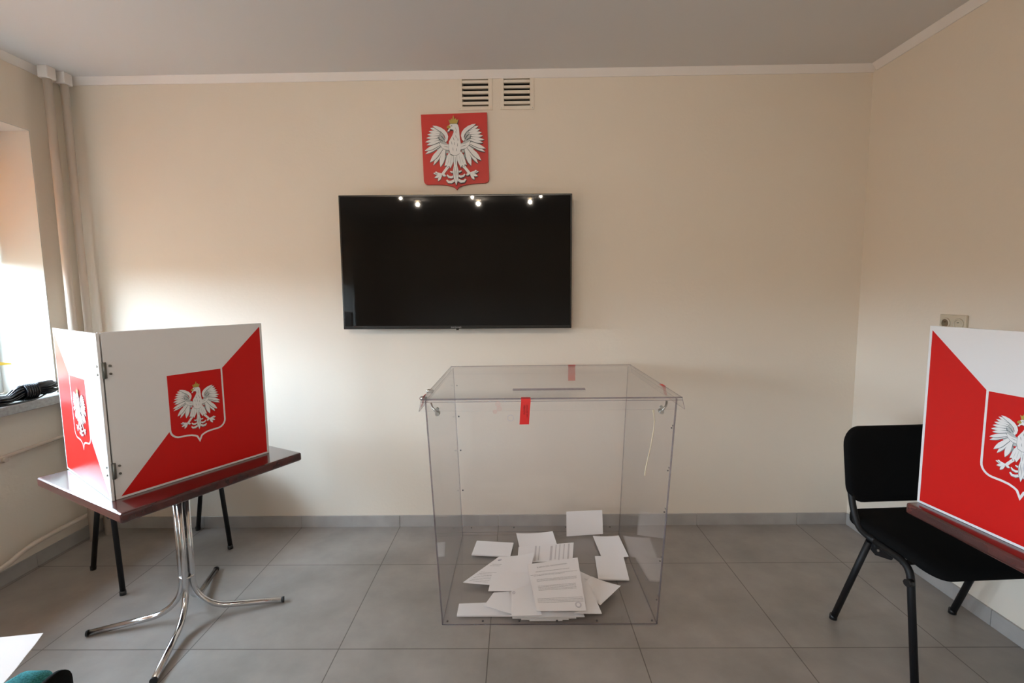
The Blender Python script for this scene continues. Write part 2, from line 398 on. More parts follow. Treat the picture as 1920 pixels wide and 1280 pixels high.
# ------------------------------------------------------------------ eagle emblem (2D artwork, unit = half shield width)
def leaf(x0, y0, x1, y1, w_, n=7, blunt=.25):
    d = Vector((x1-x0, y1-y0)); L = d.length; d.normalize(); p = Vector((-d.y, d.x)); up = []; dn = []
    for i in range(n+1):
        t = i/n; hw = w_/2*min(1, (.45+.9*t))*(1-max(0, (t-.45)/.55)**2.2)
        c = Vector((x0, y0))+d*L*t
        up.append(c+p*hw); dn.append(c-p*hw)
    return [(v.x, v.y) for v in up[:-1]] + [(x1, y1)] + [(v.x, v.y) for v in dn[:-1]][::-1]
def eagle_art():
    """list of (polygon, material index) bottom to top; picture pixels, 0 white, 1 line, 2 grey, 3 gold"""
    S = []
    feathers = [(400, 350, 255, 284, 44), (375, 365, 214, 312, 44), (360, 390, 188, 358, 44), (350, 415, 165, 406, 44), (345, 445, 148, 457, 44),
                (345, 475, 130, 516, 46), (355, 505, 150, 560, 44), (400, 640, 432, 775, 50), (420, 640, 398, 812, 52), (380, 560, 123, 692, 46), (370, 545, 116, 645, 58),
                (410, 600, 237, 862, 56), (400, 590, 188, 818, 74), (420, 620, 345, 890, 78)]
    def mir(P, s): return [(580+s*(x-580), y) for x, y in P]
    for s in (1, -1):
        base = [(490, 560), (455, 545), (440, 500), (400, 400), (330, 350), (270, 400), (240, 480), (240, 570), (300, 640), (380, 690), (480, 690)]
        S.append((mir(base, s), 2))
        for f in feathers:
            L = leaf(*f[:4], f[4]+11); S.append((mir([(x+3, y+5) for x, y in L], s), 1)); S.append((mir(leaf(*f), s), 0))
        crest = [(252, 281), (310, 287), (370, 308), (430, 348), (468, 395), (482, 445), (470, 500), (445, 528), (425, 515), (440, 470), (425, 425), (385, 380), (330, 345), (285, 315)]
        S.append((mir([(x-4, y+7) for x, y in crest], s), 1)); S.append((mir(crest, s), 0))
        arm = [(345, 525), (372, 545), (420, 565), (495, 572), (500, 650), (440, 640), (395, 620), (360, 580)]
        S.append((mir([(x, y+7) for x, y in arm], s), 1)); S.append((mir(arm, s), 0))
        for (x, y, X, Y, w_) in ((330, 440, 350, 510, 14), (385, 440, 425, 500, 16), (350, 480, 405, 515, 14), (300, 470, 345, 455, 9), (365, 425, 385, 455, 10), (410, 585, 480, 605, 7), (330, 520, 350, 560, 7)):
            S.append((mir(leaf(x, y, X, Y, w_), s), 1))
        # leg, foot
        shank = [(455, 860), (415, 915), (375, 965), (352, 1000), (385, 1020), (430, 960), (478, 905)]
        S.append((mir([(x-4, y+6) for x, y in shank], s), 1)); S.append((mir(shank, s), 0))
        for (x, y, X, Y, w_) in ((370, 1000, 232, 980, 40), (365, 1005, 248, 1048, 40), (362, 1005, 300, 1100, 42), (365, 1000, 425, 1030, 38), (300, 985, 262, 962, 30)):
            L = leaf(x, y, X, Y, w_+8); S.append((mir([(a-2, b+5) for a, b in L], s), 1)); S.append((mir(leaf(x, y, X, Y, w_), s), 0))
        thigh = [(490, 680), (570, 690), (560, 790), (535, 850), (500, 915), (478, 880), (455, 905), (440, 870), (410, 880), (435, 790), (455, 730)]
        S.append((mir([(x-4, y+7) for x, y in thigh], s), 1)); S.append((mir(thigh, s), 0))
        for (x, y, X, Y, w_) in ((520, 740, 495, 870, 7), (485, 760, 455, 870, 6)): S.append((mir(leaf(x, y, X, Y, w_), s), 2))
        # tail scrolls
        def band(P, w_): 
            Q = [Vector(p) for p in P]; A = []; B = []
            for i, q in enumerate(Q):
                d = (Q[min(i+1, len(Q)-1)]-Q[max(i-1, 0)]).normalized(); p = Vector((-d.y, d.x)); hw = w_/2*(.55+.45*math.sin(PI*i/(len(Q)-1)))
                A.append(tuple(q+p*hw)); B.append(tuple(q-p*hw))
            return A+B[::-1]
        for P, w_ in (([(575, 930), (550, 965), (520, 975), (492, 962)], 26), ([(575, 1000), (545, 1035), (505, 1050), (465, 1040), (442, 1012)], 32), ([(575, 1050), (550, 1095), (505, 1120), (460, 1118), (432, 1088)], 40)):
            S.append((mir([(x, y+6) for x, y in band(P, w_+8)], s), 1)); S.append((mir(band(P, w_), s), 0))
    tail = [(556, 690), (604, 690), (604, 880), (622, 960), (612, 1080), (580, 1178), (548, 1080), (538, 960), (556, 880)]
    S.append(([(580+(x-580)*1.15, y+5) for x, y in tail], 1)); S.append((tail, 0))
    for (x, y, X, Y, w_) in ((580, 760, 580, 880, 8), (565, 900, 560, 1050, 7), (595, 900, 600, 1050, 7), (580, 960, 580, 1120, 7)): S.append((leaf(x, y, X, Y, w_), 1))
    body = [(495, 530), (520, 490), (552, 440), (572, 395), (570, 362), (545, 352), (520, 352), (500, 385), (478, 378), (500, 350), (495, 320), (505, 292), (535, 274), (600, 272), (638, 288), (652, 330), (656, 420), (662, 500), (672, 560), (672, 640), (650, 710), (600, 735), (560, 735), (510, 710), (490, 640)]
    S.append(([(x-4, y+6) for x, y in body], 1)); S.append((body, 0))
    for (x, y, X, Y, w_) in ((560, 470, 575, 520, 9), (600, 440, 610, 490, 8), (630, 480, 632, 530, 8), (530, 530, 540, 580, 8), (580, 540, 580, 590, 8), (625, 560, 620, 610, 8), (600, 380, 612, 420, 6), (550, 620, 555, 670, 7), (605, 630, 602, 680, 7), (600, 330, 625, 400, 5)):
        S.append((leaf(x, y, X, Y, w_), 1))
    S.append(([(530, 300), (548, 297), (556, 306), (540, 312)], 1))
    S.append(([(514, 296), (488, 300), (470, 318), (476, 345), (492, 336), (520, 340), (528, 318)], 3))
    crown = [(522, 274), (500, 212), (528, 226), (545, 195), (560, 215), (567, 178), (576, 150), (585, 178), (592, 215), (608, 195), (624, 226), (650, 212), (630, 274)]
    S.append(([(x, y+5) for x, y in crown], 1)); S.append((crown, 3))
    return S
ART = eagle_art()
def eagle(bm, F, scale, w0, dw, cx=0, cy=0, relief=False):
    for k, (P, mi) in enumerate(ART):
        prism(bm, [(cx+(x-580)/500*scale, cy+(650-y)/500*scale) for x, y in P], w0, w0+dw*(k+1), F, mi, sides=relief)
EAGLE_M = [M_eagle_white, M_eagle_shade, M_eagle_mid, M_gold]
def shield_pts(hw, top, corner, tip, r, grow=0):
    P = [(-hw, top), (-hw, corner+r)]
    for k in range(1, 7):
        a = PI/2*k/6; P.append((-hw+r*(1-math.cos(a)), corner+r-r*math.sin(a)))
    dx = hw-r
    for t in (.35, .6, .8, .92): P.append((-dx*(1-t)-0*t, corner-(corner-tip)*(.10*t+.62*t**4)))
    P.append((0, tip))
    R_ = [(-x, y) for x, y in P[:-1]][::-1]
    return P+R_
def offset_poly(P, d):
    N = len(P); out = []
    area = sum(P[i][0]*P[(i+1) % N][1]-P[(i+1) % N][0]*P[i][1] for i in range(N)); s = 1 if area > 0 else -1
    for i in range(N):
        a = Vector(P[i])-Vector(P[i-1]); b = Vector(P[(i+1) % N])-Vector(P[i]); a.normalize(); b.normalize()
        na = Vector((a.y, -a.x))*s; nb = Vector((b.y, -b.x))*s; n_ = (na+nb)
        n_ = n_/max(n_.length_squared/2, .35); q = Vector(P[i])+n_*d; out.append((q.x, q.y))
    return out

# wall emblem
t = thing('coat_of_arms_plaque', 'red shield plaque with white crowned eagle hung above the television', 'emblem', (-.338, YW_, 2.208), math.radians(0))
Fw = lambda u, v, w_: Vector((u, -w_, v))
part('shield_board', lambda b: prism(b, shield_pts(.184, .198, -.182, -.216, .022), .002, .018, Fw), M_red_emblem, t, tri=True)
part('eagle_relief', lambda b: eagle(b, Fw, .184, .0181, .00012, 0, 0, True), EAGLE_M, t, 'white crowned eagle with gold crown and beak', tri=True)
t.rotation_euler = (0, math.radians(-1.0), 0)

# ------------------------------------------------------------------ television
tvx0, tvx1, tvz0, tvz1 = -.983, .307, 1.211, 1.952
t = thing('television', 'large black flat screen television mounted on the beige wall', 'television', ((tvx0+tvx1)/2, YW_, (tvz0+tvz1)/2))
hw, hh = (tvx1-tvx0)/2, (tvz1-tvz0)/2
part('housing', lambda b: (bx(b, -hw, hw, -.095, -.065, -hh, hh, 0, .003), bx(b, -hw*.6, hw*.6, -.065, -.04, -hh*.7, hh*.5, 0, .006)), M_tv_body, t)
part('screen', lambda b: bx(b, -hw+.009, hw-.009, -.0965, -.094, -hh+.018, hh-.009), M_tv_screen, t, 'glossy black screen')
part('wall_bracket', lambda b: bx(b, -.2, .2, -.041, -.001, -.15, .15), M_black_metal, t)
part('sensor', lambda b: bx(b, -.006, .008, -.094, -.084, -hh-.008, -hh), M_tv_body, t)
text('maker_lettering', 'SAMSUNG', .013, M_grey_print, t, Matrix.Translation((-.006, -.0972, -hh+.0075)) @ Matrix.Rotation(PI/2, 4, 'X'), 'small grey maker lettering')
t.rotation_euler = (0, math.radians(.3), 0)

# ------------------------------------------------------------------ wall socket
t = thing('wall_socket', 'cream double wall socket on right wall behind the voting screen', 'socket', (XR, 2.185, 1.248))
part('plate', lambda b: bx(b, -.014, 0, -.066, .066, -.04, .04, 0, .004), M_socket, t)
for y in (.033, -.033):
    def ring(b, y=y):
        tube(b, [(-.016, y+.022*math.cos(a), .022*math.sin(a)) for a in [2*PI*k/20 for k in range(20)]], .004, 6, closed=True)
    part('socket_rim', ring, M_socket, t)
    part('recess', lambda b, y=y: (cyl(b, (-.0142, y, 0), (-.0152, y, 0), .019, 20), cyl(b, (-.0152, y, .006), (-.024, y, .006), .002, 8)), M_socket_dark if y > 0 else M_socket, t)

# ------------------------------------------------------------------ pedestal table
def make_table(name, label, loc, rz, size, leg_rot, grp):
    t = thing(name, label, 'table', loc, rz, grp); s = size/2
    def top(b):
        q = bmesh.new(); bmesh.ops.create_cube(q, size=1)
        for v in q.verts:
            k = 1 if v.co.z > 0 else 1
            v.co = Vector((v.co.x*size*k, v.co.y*size*k, .682+v.co.z*.036))
        bmesh.ops.bevel(q, geom=[e for e in q.edges], offset=.009, segments=3, profile=.6, affect='EDGES'); merge(b, q)
    part('tabletop', top, M_wood, t)
    part('mounting_plate', lambda b: (bx(b, -.11, .11, -.11, .11, .655, .664, 0, .002),), M_steel, t)
    part('clamp_ring', lambda b: tube(b, [(.026*math.cos(a), .026*math.sin(a), .20) for a in [2*PI*k/16 for k in range(16)]], .006, 6, closed=True), M_chrome, t)
    for k in range(4):
        a = leg_rot + k*PI/2; d = Vector((math.cos(a), math.sin(a), 0)); zz = Vector((0, 0, 1))
        pts = [d*.020+zz*.656, d*.020+zz*.23]
        R_ = .145; c = d*(.020+R_)+zz*(.034+R_)
        for j in range(0, 11):
            th = (PI/2-.07)*j/10; pts.append(c - d*R_*math.cos(th) - zz*R_*math.sin(th))
        pts.append(d*.372+zz*.0135)
        q = part('leg', lambda b: tube(b, pts, .0125, 14), M_chrome, t)
        part('foot_cap', lambda b: tube(b, [d*.370+zz*.0136, d*.378+zz*.0135], .0134, 14), M_black_plastic, q, 'black plastic end cap')
    return t

def voting_panel(name, parent, mirror, W=.572, H=.588, th=.009):
    """board in local x (along), z (up); printed face is -y"""
    p = part(name, lambda b: bx(b, 0, W, 0, th, 0, H, 0, .0008), M_white_print, parent)
    F = lambda u, v, w_: Vector((W-u if mirror else u, -w_, v))
    cx = W/2
    red = [(.009, .008), (.009, H-.014), (cx-.103, .412), (cx, .30), (cx+.09, .215), (W-.014, .008)]
    def pr_(b): prism(b, red, 0, .00010, F, 0, False)
    part('red_field', pr_, M_red_print, p, tri=True)
    sh = shield_pts(.099, .412, .172, .144, .030)
    part('shield_outline', lambda b: prism(b, [(cx+x, y) for x, y in offset_poly(sh, .0065)], 0, .00018, F, 0, False), M_white_print, p, tri=True)
    part('shield_field', lambda b: prism(b, [(cx+x, y) for x, y in sh], 0, .00026, F, 0, False), M_red_print, p, tri=True)
    def eg(b):
        for k, (P, mi) in enumerate(ART):
            if mirror: F2 = lambda u, v, w_: Vector((u, -w_, v)); c = W-cx
            else: F2 = F; c = cx
            prism(b, [(c+(x-580)/500*.094, .282+(650-y)/500*.094) for x, y in P], 0, .0003+k*.000022, F2, mi, False)
    part('eagle_print', eg, EAGLE_M, p, 'printed white eagle with gold crown', tri=True)
    return p
def hinge(parent, x, z):
    def f(b):
        bx(b, x-.007, x+.006, -.0055, .001, z-.028, z+.028, 0, .001)
        cyl(b, (x-.001, -.006, z-.028), (x-.001, -.006, z+.028), .0035, 8)
        for k in (-1, 1):
            cyl(b, (x+.017, .0, z+k*.014), (x+.017, -.0035, z+k*.014), .0042, 10)
    return part('hinge', f, M_hinge, parent)

def voting_screen(label, loc, rz, wing_a, wing_b, mirror_main=True):
    """origin = left hinge at table level; main panel runs along local +x; wings fold back"""
    t = thing('voting_screen', label, 'voting screen', loc, rz, 'folding voting screens')
    W = .572
    m = voting_panel('main_panel', t, mirror_main)
    m.location = (.006, 0, 0)
    wl = voting_panel('side_panel', t, False)     # its right edge sits at the hinge
    ca, sa = math.cos(wing_a), math.sin(wing_a)
    # local x of wing points toward the hinge; starts at open end
    wl.location = (-.008 - ca*W, -sa*W, 0); wl.rotation_euler = (0, 0, wing_a)
    wr = voting_panel('side_panel', t, True)
    wr.location = (.006+W+.006, .016, 0); wr.rotation_euler = (0, 0, wing_b)
    for z in (.105, .46):
        hinge(m, .000, z); 
        for k in (-1, 1): part('hinge_screw', lambda b: cyl(b, (W-.017, 0, z+k*.014), (W-.017, -.0035, z+k*.014), .0042, 10), M_steel, wl)
    return t

# left station
TL = (-1.452, 1.966, 0); TR_ = math.radians(61.8)
make_table('pedestal_table', 'square dark red pedestal table with chrome feet near the window', TL, TR_, .69, math.radians(17-61.8), 'voting station tables')
# main panel direction
A_ = Vector((-1.417, 1.603, .7005)); B2 = Vector((-1.131, 2.109, .7005)); am = math.atan2(B2.y-A_.y, B2.x-A_.x)
Hh = Vector((-1.429, 1.607)); D_ = Vector((-1.888, 1.930)); aw = math.atan2(Hh.y-D_.y, Hh.x-D_.x)
voting_screen('red and white folding screen standing on table by the window', A_, am, aw-am, math.radians(176))

# right station
make_table('pedestal_table', 'dark red pedestal table cut by the right edge of the photo', (1.640, 1.240, 0), math.radians(3.4), .665, math.radians(45), 'voting station tables')
# right unit: visible board is its left wing, open end far from camera
A3 = Vector((1.327, 1.559)); u3 = Vector((math.cos(math.radians(-83.1)), math.sin(math.radians(-83.1))))
H3 = A3+u3*.572
rz3 = math.radians(6.0)       # main panel runs along +x beside the hinge
voting_screen('red and white folding screen on the table at the right edge', (H3.x+.008, H3.y-.004, .7005), rz3, math.radians(-83.1)-rz3, math.radians(84))

# ------------------------------------------------------------------ visitor chair (faces local -y)
def rounded_slab(b, w_, d_, th, fn, n=14, rc=.08, seg=7, mi=0):
    """rounded rectangle grid mapped through fn(u,v,s) where s=+-1 side"""
    # outline
    out = []
    for cx, cy, a0 in ((w_/2-rc, d_/2-rc, 0), (-w_/2+rc, d_/2-rc, PI/2), (-w_/2+rc, -d_/2+rc, PI), (w_/2-rc, -d_/2+rc, 1.5*PI)):
        for k in range(seg+1):
            a = a0+PI/2*k/seg; out.append((cx+rc*math.cos(a), cy+rc*math.sin(a)))
    levels = [(0.0, 1), (.35, 1), (.65, 1), (.85, 1), (.95, .86), (1.0, .45), (1.0, 0), (1.0, -.45), (.95, -.86), (.85, -1), (.65, -1), (.35, -1), (0, -1)]
    rings = []
    for sc_, h in levels:
        if sc_ == 0: rings.append([b.verts.new(fn(0, 0, h*th/2))]); continue
        rings.append([b.verts.new(fn(x*sc_, y*sc_, h*th/2)) for x, y in out])
    N = len(out)
    for A, B in zip(rings[:-1], rings[1:]):
        for k in range(N):
            if len(A) == 1: f = b.faces.new((A[0], B[k], B[(k+1) % N]))
            elif len(B) == 1: f = b.faces.new((A[k], B[0], A[(k+1) % N]))
            else: f = b.faces.new((A[k], A[(k+1) % N], B[(k+1) % N], B[k]))
            f.smooth = True; f.material_index = mi
def make_chair(label, loc, rz):
    t = thing('visitor_chair', label, 'chair', loc, rz, 'black visitor chairs')
    def seatfn(u, v, s):
        z = .462 - .010*(1-(u/.25)**2)*1 + s
        if v < -.10: z -= .9*(-.10-v)**1.6
        if v > .14: z += .5*(v-.14)**1.3
        return Vector((u, v-.005, z))
    part('seat', lambda b: rounded_slab(b, .50, .42, .045, seatfn, rc=.07), M_black_fabric, t, 'black upholstered seat')
    def backfn(u, v, s):
        y = .178 + .16*v*.9 + .028*(1-(u/.26)**2)
        return Vector((u, y + s, .685+v))
    part('backrest', lambda b: rounded_slab(b, .53, .305, .038, backfn, rc=.075), M_black_fabric, t, 'black upholstered backrest')
    for sx in (-1, 1):
        front = fillet([(sx*.262, -.200, .008), (sx*.258, -.145, .425), (sx*.250, .10, .432), (sx*.245, .168, .485), (sx*.215, .150, .56)], .05)
        part('leg', lambda b: tube(b, fillet([(sx*.265, -.200, .014), (sx*.258, -.140, .437), (sx*.252, .02, .440)], .05), .0125, 12), M_black_metal, t, 'front leg bending into the seat rail')
        part('leg', lambda b: tube(b, [(sx*.268, .190, .014), (sx*.256, .045, .428)], .0125, 12), M_black_metal, t, 'splayed rear leg')
        part('backrest_tube', lambda b: tube(b, fillet([(sx*.252, .02, .440), (sx*.252, .105, .446), (sx*.247, .150, .52), (sx*.240, .178, .60)], .06, 8), .0125, 12), M_black_metal, t)
        part('gusset', lambda b: (prism(b, [(.030, .434), (.045, .395), (.02, .385), (-.05, .405), (-.06, .434)], -.003, .003, lambda u, v, w_: Vector((sx*.247+w_, u, v)))), M_black_metal, t)
        for y, z in ((-.196, 0), (.190, 0)):
            part('foot_cap', lambda b: tube(b, [(sx*(.265 if y < 0 else .268), y*1.02, 0), (sx*(.265 if y < 0 else .268), y*1.01, .02)], .0148, 12), M_black_plastic, t)
    for y, z in ((-.10, .425), (.03, .418)): part('seat_crossbar', lambda b: tube(b, [(-.255, y, z), (.255, y, z)], .009, 8), M_black_metal, t)
    for sx in (-1, 1):
        part('stacking_bumper', lambda b: tube(b, [(sx*.262, -.155, .385), (sx*.285, -.158, .385)], .013, 8), M_black_plastic, t)
        part('bolt', lambda b: cyl(b, (sx*.252, 0, .415), (sx*.258, 0, .415), .005, 8), M_steel, t)
    return t
make_chair('black visitor chair between the right wall and the screened table', (1.624, 1.772, 0), math.radians(3.4))
make_chair('black visitor chair mostly hidden behind the window side table and screen', (-1.925, 2.452, 0), math.radians(57)).scale = (.93, 1, 1)

# ------------------------------------------------------------------ ballot box
BX = Vector((.1285, 2.29, 0))
t = thing('ballot_box', 'large transparent ballot box with papers inside under the television', 'ballot box', BX)
bot = dict(x0=-.334-.1285, x1=.581-.1285, y0=1.915-2.29, y1=2.680-2.29)
top_ = dict(x0=-.365-.1285, x1=.620-.1285, y0=1.846-2.29, y1=2.672-2.29)
ZT = .992
def corner(d, i): return ((d['x0'], d['y0']), (d['x1'], d['y0']), (d['x1'], d['y1']), (d['x0'], d['y1']))[i]
for i, nm in enumerate(('front_wall', 'right_wall', 'back_wall', 'left_wall')):
    j = (i+1) % 4; cb = Vector(((bot['x0']+bot['x1'])/2, (bot['y0']+bot['y1'])/2, 0)); 
    def f(b):
        O = [Vector((*corner(bot, i), .003)), Vector((*corner(bot, j), .003)), Vector((*corner(top_, j), ZT)), Vector((*corner(top_, i), ZT))]
        n_ = (O[1]-O[0]).cross(O[3]-O[0]).normalized(); 
        e_ = (O[1]-O[0]).normalized()*.0005
        O = [O[0]+e_, O[1]-e_, O[2]-e_, O[3]+e_]
        I = [p - n_*.004 for p in O]
        # shrink inner rim a little so neighbouring walls meet without crossing
        dd = (O[1]-O[0]).normalized()*.004; I = [I[0]+dd, I[1]-dd, I[2]-dd, I[3]+dd]
        vo = [b.verts.new(p) for p in O]; vi = [b.verts.new(p) for p in I]
        b.faces.new(vo); b.faces.new(vi[::-1])
        for k in range(4):
            g = b.faces.new((vo[k], vi[k], vi[(k+1) % 4], vo[(k+1) % 4])); g.material_index = 1
    part('side_wall', f, [M_clear, M_clear_edge], t)
part('base_plate', lambda b: bx(b, bot['x0']+.006, bot['x1']-.006, bot['y0']+.006, bot['y1']-.006, .003, .008), M_clear, t)
# bottom angle flange
for ya in (bot['y0']+.005, bot['y1']-.010):
    part('bottom_flange', lambda b: bx(b, bot['x0']+.007, bot['x1']-.007, ya, ya+.003, .009, .032), [M_clear], t)
# lid with slot
LX0, LX1, LY0, LY1 = -.378-.1285, .636-.1285, 1.833-2.29, 2.684-2.29
sx0, sx1, sy0, sy1 = -.022-.1285, .285-.1285, 2.000-2.29, 2.010-2.29
def lidtop(b):
    xs_ = [LX0, sx0, sx1, LX1]; ys_ = [LY0, sy0, sy1, LY1]
    for z, flip in ((1.000, 0), (.9955, 1)):
        V = [[b.verts.new((x, y, z)) for y in ys_] for x in xs_]
        for i in range(3):
            for j in range(3):
                if (i, j) == (1, 1): continue
                b.faces.new((V[i][j], V[i+1][j], V[i+1][j+1], V[i][j+1]))
        if z == 1.000: V0 = V
    def strip(a, c, d, e_): 
        g = b.faces.new((a, c, d, e_)); g.material_index = 1
    for (i, j), (k, l) in (((0, 0), (3, 0)), ((3, 0), (3, 3)), ((3, 3), (0, 3)), ((0, 3), (0, 0))):
        strip(V0[i][j], V0[k][l], V[k][l], V[i][j])
    for (i, j), (k, l) in (((1, 1), (2, 1)), ((2, 1), (2, 2)), ((2, 2), (1, 2)), ((1, 2), (1, 1))):
        strip(V0[i][j], V0[k][l], V[k][l], V[i][j])
lid = part('lid', lidtop, [M_clear, M_clear_edge], t, norm=True)
LC = [(LX0, LY0), (LX1, LY0), (LX1, LY1), (LX0, LY1)]
LO = [(LX0-.010, LY0-.004), (LX1+.010, LY0-.004), (LX1+.010, LY1+.004), (LX0-.010, LY1+.004)]
for i in range(4):
    j = (i+1) % 4
    def f(b):
        O = [Vector((*LO[i], .953)), Vector((*LO[j], .953)), Vector((*LC[j], 1.0)), Vector((*LC[i], 1.0))]
        n_ = (O[1]-O[0]).cross(O[3]-O[0]).normalized()
        I = [p-n_*.003 for p in O]
        vo = [b.verts.new(p) for p in O]; vi = [b.verts.new(p) for p in I]
        b.faces.new(vo); b.faces.new(vi[::-1])
        for k in range(4):
            g = b.faces.new((vo[k], vi[k], vi[(k+1) % 4], vo[(k+1) % 4])); g.material_index = 1
    part('lid_skirt', f, [M_clear, M_clear_edge], lid)
# slot lips
part('slot_rim', lambda b: (bx(b, sx0, sx1, sy1, sy1+.0025, 1.0, 1.004), bx(b, sx0-.002, sx1, sy0-.002, sy0, 1.0, 1.002)), M_clear_edge, lid, 'grey edged posting slot')
# long edge lines of the folded sheet
for p_, q_, r_ in (((LX0, LY0, 1.0), (LX1, LY0, 1.0), .0022), ((LX0-.001, LY0-.0015, .989), (LX1+.001, LY0-.0015, .989), .0013), ((LX0, LY1, 1.0), (LX1, LY1, 1.0), .0012)):
    part('folded_edge', lambda b: tube(b, [p_, q_], r_, 6), M_clear_edge, lid)
def body_edge(b):
    for i in range(4):
        p = Vector((*corner(bot, i), .004)); q = Vector((*corner(top_, i), ZT)); tube(b, [p, q], .0018 if i in (0, 1) else .0010, 6)
    for i in (0,):
        p = Vector((*corner(bot, 0), .004)); q = Vector((*corner(bot, 1), .004)); tube(b, [p, q], .0020, 6)
    tube(b, [Vector((*corner(bot, 2), .02)), Vector((*corner(bot, 3), .02))], .0012, 6)
    for i, j in ((1, 2), (3, 0)): tube(b, [Vector((*corner(bot, i), .004)), Vector((*corner(bot, j), .004))], .0012, 6)
part('glued_edge', body_edge, M_clear_edge, t)
# rivets
def rivet(p, d, r=.0045):
    p = Vector(p); d = Vector(d)
    part('rivet', lambda b: tube(b, [p, p+d*.003], [r, r*.7], 10), M_dark_steel, t)
for fx in (.025, .19, .36, .535, .72, .975):
    rivet((bot['x0']+(bot['x1']-bot['x0'])*fx, bot['y0']-.0005, .020), (0, -1, 0), .005)
for fz in (.12, .30, .52, .70, .88):
    for i, dirx in ((1, 1),):
        pb = Vector((*corner(bot, i), 0)); ptp = Vector((*corner(top_, i), ZT)); p = pb.lerp(ptp, fz)
        rivet(p+Vector((.001, .030, 0)), (1, 0, 0))
        rivet(p+Vector((-.012, -.0006, 0)), (0, -1, 0), .0035)
for fz in (.28, .52, .72, .90):
    pb = Vector((*corner(bot, 3), 0)); ptp = Vector((*corner(top_, 3), ZT)); p = pb.lerp(ptp, fz)
    rivet(p+Vector((.018, -.005, 0)), (0, -1, 0), .005)
for fx in (.06, .33, .66, .94):
    rivet((bot['x0']+(bot['x1']-bot['x0'])*fx, bot['y1']-.006, .05), (0, -1, 0), .0045)
# metal latch bolts at the corners
def latch(x, y, dx, nm):
    def f(b):
        tube(b, smooth_path([(x, y, .985), (x+dx*.3, y-.016, .972), (x+dx*.8, y-.020, .958), (x+dx, y-.012, .945)], 4), .0040, 8)
        tube(b, [(x+dx, y+.004, .948), (x+dx, y-.024, .948)], .009, 6)
        tube(b, [(x+dx, y-.020, .965), (x+dx, y-.010, .965)], .007, 10)
    part('latch', f, M_steel, lid, nm)
latch(LX0+.040, LY0-.004, .026, 'zinc latch at the left front corner')
latch(LX1-.062, LY0-.004, -.024, 'zinc latch at the right front corner')
for y in (LY0+.12, LY0+.27):
    part('wing_nut', lambda b: tube(b, [(LX0+.0, y, .975), (LX0-.022, y, .978), (LX0-.030, y, .979)], [.009, .010, .005], 8), M_steel, lid)
# round ink stamps on the plastic
def ringmark(b, c, r, n=24):
    tube(b, [(c[0]+r*math.cos(2*PI*k/n), c[1], c[2]+r*math.sin(2*PI*k/n)) for k in range(n)], .0006, 4, closed=True)
yf = bot['y0']
part('stamp_mark', lambda b: ringmark(b, (-.030-.1285, LY0-.006, .925), .012), M_stamp, t, 'faint round ink stamp', )
M_redstamp = mat('faint_red_stamp', (.62, .30, .27), .7)
def redmarks(b):
    for (x, z, r) in ((-.098, .981, .009), (-.093, .963, .009), (-.110, .951, .007)):
        ringmark(b, (x-.1285+.02, LY0-.0075, z), r, 14); ringmark(b, (x-.1285+.02, LY0-.0075, z), r*.5, 8)
part('stamp_mark', redmarks, M_redstamp, t, 'faint red stamp marks')

# seal tapes: separate things stuck on the box
def tape_front():
    x, y = .030, 1.833
    s = thing('seal_tape', 'red seal sticker with dark lettering on front edge of lid', 'sticker', (x, y, 1.0), 0, 'red seal stickers on the ballot box')
    w2 = .0185
    def f(b):
        prof = [(.020, .0012), (0.0, .0014), (-.0045, -.001), (-.0058, -.010), (-.0095, -.048), (-.0098, -.100)]
        L = [b.verts.new((-w2+(.0 if k < 4 else -.0035*(k-3)), p[0], p[1])) for k, p in enumerate(prof)]
        R_ = [b.verts.new((w2+(.0 if k < 4 else -.0035*(k-3)), p[0], p[1])) for k, p in enumerate(prof)]
        L2 = [b.verts.new(v.co+Vector((0, .0006, -.0004))) for v in L]; R2 = [b.verts.new(v.co+Vector((0, .0006, -.0004))) for v in R_]
        for k in range(5):
            b.faces.new((L[k], L[k+1], R_[k+1], R_[k])); b.faces.new((L2[k], R2[k], R2[k+1], L2[k+1]))
            b.faces.new((L[k], L2[k], L2[k+1], L[k+1])); b.faces.new((R_[k], R_[k+1], R2[k+1], R2[k]))
        b.faces.new((L[0], R_[0], R2[0], L2[0])); b.faces.new((L[5], L2[5], R2[5], R_[5]))
    part('tape_strip', f, M_tape, s)
    Mx = Matrix.Translation((-.006, -.0108, -.042)) @ Matrix.Rotation(PI/2, 4, 'X') @ Matrix.Rotation(PI/2, 4, 'Z')
    text('lettering', 'PLOMBA', .0095, M_tape_ink, s, Mx, 'dark lettering, first line')
    Mx = Matrix.Translation((.005, -.0110, -.046)) @ Matrix.Rotation(PI/2, 4, 'X') @ Matrix.Rotation(PI/2, 4, 'Z')
    text('lettering', 'NIE ZRYWAĆ', .0082, M_tape_ink, s, Mx, 'dark lettering, second line')
tape_front()
def tape(label, x0, x1, y0, y1, z0, z1, x2=None):
    bm = b_(); cx, cy, cz = (x0+x1)/2, (y0+y1)/2, z0
    if z1-z0 > .01:
        bx(bm, x0-cx, x1-cx, y0-cy, y1-cy, z0-cz, z1-cz)
        o = obj('seal_tape', bm, M_tape)
    else:
        bx(bm, x0-cx, x1-cx, y0-cy, y1-cy, z0-cz, z1-cz); o = obj('seal_tape', bm, M_tape)
    o.location = (cx, cy, cz); tag(o, label, 'sticker', 'red seal stickers on the ballot box'); return o
bm = b_(); bx(bm, -.020, .020, -.012, .006, .0008, .0016); bx(bm, -.020, .020, .006, .0068, -.09, .0016)
o = obj('seal_tape', bm, M_tape); o.location = (.305, 2.684, 1.0); tag(o, 'red seal sticker folded over the far back edge of lid', 'sticker', 'red seal stickers on the ballot box')
